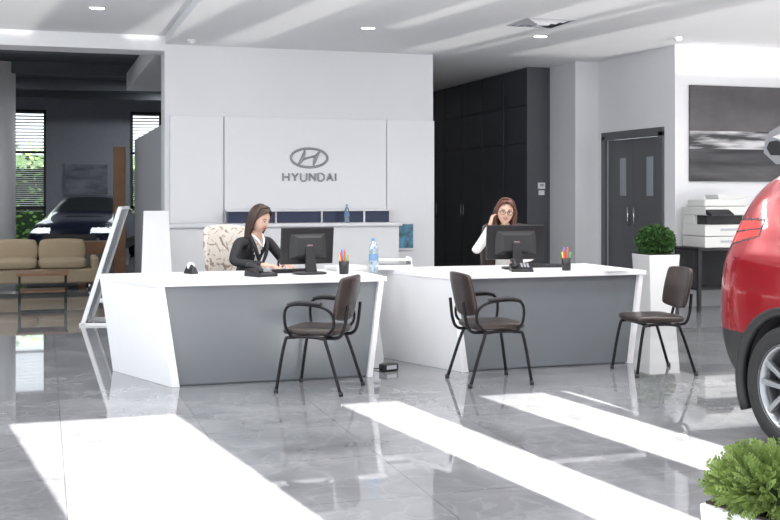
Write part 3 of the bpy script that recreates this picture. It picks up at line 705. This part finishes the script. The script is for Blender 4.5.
for i in range(1150):
    d=Vector([rnd.gauss(0,1) for _ in range(3)]).normalized()
    if d.z<-.6: d.z=-d.z
    p=Vector((d.x*.15,d.y*.15,.515+d.z*.06)); a=(d*.9+Vector((0,0,.10))+Vector([rnd.gauss(0,.28) for _ in range(3)])).normalized()
    b2,c2=frame_for(a); t=rnd.uniform(0,6.28); w=b2*math.cos(t)+c2*math.sin(t); L=rnd.uniform(.035,.075)
    for s in range(7):
        q=p+a*L*s/6
        for sg_ in (-1,1):
            dd=(a*.7+w*sg_*.8).normalized(); l=L*.40*(1-s/9); sd=dd.cross(a.cross(w)).normalized()*.0030; k=len(V)
            V+=[q-sd,q+dd*l*.6-sd*1.3,q+dd*l,q+dd*l*.6+sd*1.3,q+sd]; F.append((k,k+1,k+2,k+3,k+4))
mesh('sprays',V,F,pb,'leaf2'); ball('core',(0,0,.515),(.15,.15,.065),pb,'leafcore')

# ---------------------------------------------------------------- copier and stand
st_=root('side_table',(7.70,11.38,0))
bx('top',(-.42,-.25,.71),(.42,.28,.745),st_,'blackm',.004)
for x in (-.40,.40):
    for y in (-.22,.25): bx('leg',(x-.02,y-.02,0),(x+.02,y+.02,.71),st_,'blackm')
bx('shelf',(-.40,-.2,.25),(.40,.25,.27),st_,'blackm'); bx('modesty',(-.40,.23,.27),(.40,.245,.71),st_,'blackm')
cpq=root('office_copier',(7.70,11.38,.746))
bx('base_a',(-.33,-.24,0),(.33,.24,.13),cpq,'beigec',.01); bx('base_b',(-.33,-.24,.135),(.33,.24,.27),cpq,'beigec',.01)
bx('output_gap',(-.28,-.20,.27),(.20,.24,.38),cpq,'blackm'); bx('tower',(.20,-.23,.27),(.33,.24,.38),cpq,'beigec',.006); bx('wing',(-.33,.0,.27),(-.27,.24,.38),cpq,'beigec',.006)
bx('scanner',(-.33,-.25,.38),(.33,.24,.48),cpq,'beigec',.01); bx('feeder',(-.28,-.15,.48),(.30,.22,.57),cpq,'beigec',.02)
hexa('feed_tray',[(-.05,-.1,.57),(.28,-.1,.57),(.28,.16,.57),(-.05,.16,.57)],[(-.07,-.1,.62),(.42,-.1,.61),(.42,.16,.61),(-.07,.16,.62)],cpq,'beigec',.004)
hexa('control_panel',[(-.33,-.36,.37),(-.02,-.36,.37),(-.02,-.25,.39),(-.33,-.25,.39)],[(-.33,-.36,.40),(-.02,-.36,.40),(-.02,-.25,.45),(-.33,-.25,.45)],cpq,'blackm',.004)
for i,z in enumerate((.06,.2)): bx('tray_handle_%d'%i,(-.12,-.246,z),(.12,-.238,z+.025),cpq,'greywall')
bn=root('waste_bin',(8.28,11.3,0)); lathe('shell',[(0,.005),(.10,.0),(.13,.3),(.12,.3),(.095,.01)],bn,'blackm',28)

# ---------------------------------------------------------------- lounge
sf=root('sofa',SV(-5.34,15.9),0)
bx('base',(-1.1,-.4,.10),(1.0,.4,.30),sf,'beige',.03)
for i in range(3): pad('cushion_%d'%i,(-.78+i*.68,-.06,.37),(.68,.70,.17),sf,'beige')
for i in range(3): pad('back_%d'%i,(-.78+i*.68,.30,.52),(.68,.38,.16),sf,'beige',rot=(math.radians(82),0,0))
bx('arm_r',(.98,-.4,.1),(1.08,.4,.46),sf,'beige',.03); bx('arm_l',(-1.20,-.4,.1),(-1.1,.4,.46),sf,'beige',.03)
for x in (-1.0,.95):
    for y in (-.33,.33): cyl('foot',(x,y,0),(x,y,.1),.025,.025,sf,'steel',12)
tb=root('coffee_table',SV(-4.42,14.0),0)
bx('top',(-.31,-.26,.35),(.31,.26,.385),tb,'wood',.005)
for x in (-.28,.28):
    for y in (-.23,.23): bx('leg',(x-.012,y-.012,0),(x+.012,y+.012,.35),tb,'frame')
for y in (-.23,.23): bx('rail',(-.28,y-.01,.12),(.28,y+.01,.14),tb,'frame')
bx('shelf',(-.28,-.23,.14),(.28,.23,.16),tb,'wood')
wf_=root('wooden_display_stand',SV(-4.40,17.6),0)
bx('post',(-.02,-.1,0),(.16,.1,2.12),wf_,'wood',.005); bx('plank',(-.55,-.12,.42),(-.02,.12,.62),wf_,'wood',.005); bx('foot',(-.58,-.2,0),(.18,.2,.06),wf_,'wood',.005); bx('post_short',(-.55,-.1,.06),(-.45,.1,.42),wf_,'wood',.005)
lb=root('leaning_board',SV(-3.25,11.8),face(1,.10))
W2=.28
hexa('panel',[(-W2,-.008,.02),(W2,-.008,.02),(W2,.008,.02),(-W2,.008,.02)],[(-W2,.38,1.23),(W2,.38,1.23),(W2,.396,1.23),(-W2,.396,1.23)],lb,'frosted')
for s in (-1,1): hexa('edge',[(s*W2-.02,-.022,0),(s*W2+.02,-.022,0),(s*W2+.02,.022,0),(s*W2-.02,.022,0)],[(s*W2-.02,.368,1.24),(s*W2+.02,.368,1.24),(s*W2+.02,.41,1.24),(s*W2-.02,.41,1.24)],lb,'white')
for s in (-1,1): bx('foot',(s*W2-.02,-.03,.0),(s*W2+.02,.26,.025),lb,'white')
bx('top_rail',(-W2,.37,1.215),(W2,.41,1.245),lb,'white')
ws=root('white_display_panel',SV(-2.46,11.6),face(.3,-1))
hexa('panel',[(-.18,0,0),(.18,0,0),(.18,.04,0),(-.18,.04,0)],[(-.13,-.10,1.2),(.13,-.10,1.2),(.13,-.06,1.2),(-.13,-.06,1.2)],ws,'white',.004)
hexa('rear_leg',[(-.12,-.35,0),(.12,-.35,0),(.12,-.32,0),(-.12,-.32,0)],[(-.10,-.13,1.15),(.10,-.13,1.15),(.10,-.10,1.15),(-.10,-.10,1.15)],ws,'greywall',.004)
hp=root('hall_picture',(.98,26.97,1.35)); box('frame',(0,0,.35),(1.0,.04,.75),hp,'hall'); box('print',(0,-.025,.35),(.96,.01,.71),hp,'poster3')

# ---------------------------------------------------------------- light
w=bpy.data.worlds.new('World'); scn.world=w; w.use_nodes=True
bg=w.node_tree.nodes['Background']; bg.inputs[0].default_value=(.84,.92,1,1); bg.inputs[1].default_value=2.0
def lamp(kind,name,loc,energy,**k):
    l=bpy.data.lights.new(name,kind); l.energy=energy
    for a,b in k.items(): setattr(l,a,b)
    o=bpy.data.objects.new(name,l); COL.objects.link(o); o.location=loc; return o
el=math.radians(27); dirv=Vector((-.14*math.cos(el),.99*math.cos(el),-math.sin(el)))
s=lamp('SUN','sun',(0,-20,12),38,angle=math.radians(.25),color=(1,.97,.93)); s.rotation_euler=dirv.to_track_quat('-Z','Y').to_euler()
# added upward sun lamp that lays light streaks on the ceiling
el2=math.radians(12); dirg=Vector((-.14*math.cos(el2),.99*math.cos(el2),math.sin(el2)))
s2=lamp('SUN','added_streak_sun',(0,-20,-4),3.6,angle=math.radians(.6),color=(1,.98,.95)); s2.rotation_euler=dirg.to_track_quat('-Z','Y').to_euler()
for i,(u,v) in enumerate(((-.5,3.5),(3.5,3.5),(7.5,3.5),(-.5,6.6),(3.5,6.6),(7.5,6.6))):  # added overhead fill, out of view, brightens the front room
    r=root('added_fill_panel',(u,v,4.6)); box('housing',(0,0,-.03),(2.0,.7,.05),r,'trimw',.005)
    o=lamp('AREA','panel_light',(0,0,-.07),75,shape='RECTANGLE',size=1.9,size_y=.6,color=(1,.985,.97)); o.parent=r
for i,(u,z) in enumerate(((-1.5,CO),(2.5,HC),(5.5,HC),(8.8,HC))):  # added fill row behind the ceiling step, kept out of frame
    r=root('added_fill_panel',(u,8.85,z))
    box('housing',(0,0,-.015),(1.2,.3,.03),r,'trimw',.004)
    o=lamp('AREA','panel_light',(0,0,-.04),34,shape='RECTANGLE',size=1.1,size_y=.25,color=(1,.985,.97)); o.parent=r
for (u,v) in ((-1.5,16.2),(-1.5,22.2),(2.0,22.2),(3.0,25)):  # added fill lamps that lift the dark hall
    r=root('added_fill_panel',(u,v,3.72)); box('housing',(0,0,-.015),(1.2,.3,.03),r,'trimw',.004)
    o=lamp('AREA','panel_light',(0,0,-.04),55,shape='RECTANGLE',size=1.1,size_y=.25,color=(.95,.98,1)); o.parent=r
# ---------------------------------------------------------------- camera
cd=bpy.data.cameras.new('camera'); co=bpy.data.objects.new('camera',cd); COL.objects.link(co)
co.location=(0,0,1.4); co.rotation_euler=(math.pi/2,0,-math.radians(17.5)); cd.sensor_width=36; cd.lens=36*1100/780; cd.shift_y=-68/780; cd.clip_start=.05; cd.clip_end=200
scn.camera=co
scn.view_settings.view_transform='Standard'; scn.view_settings.exposure=.1
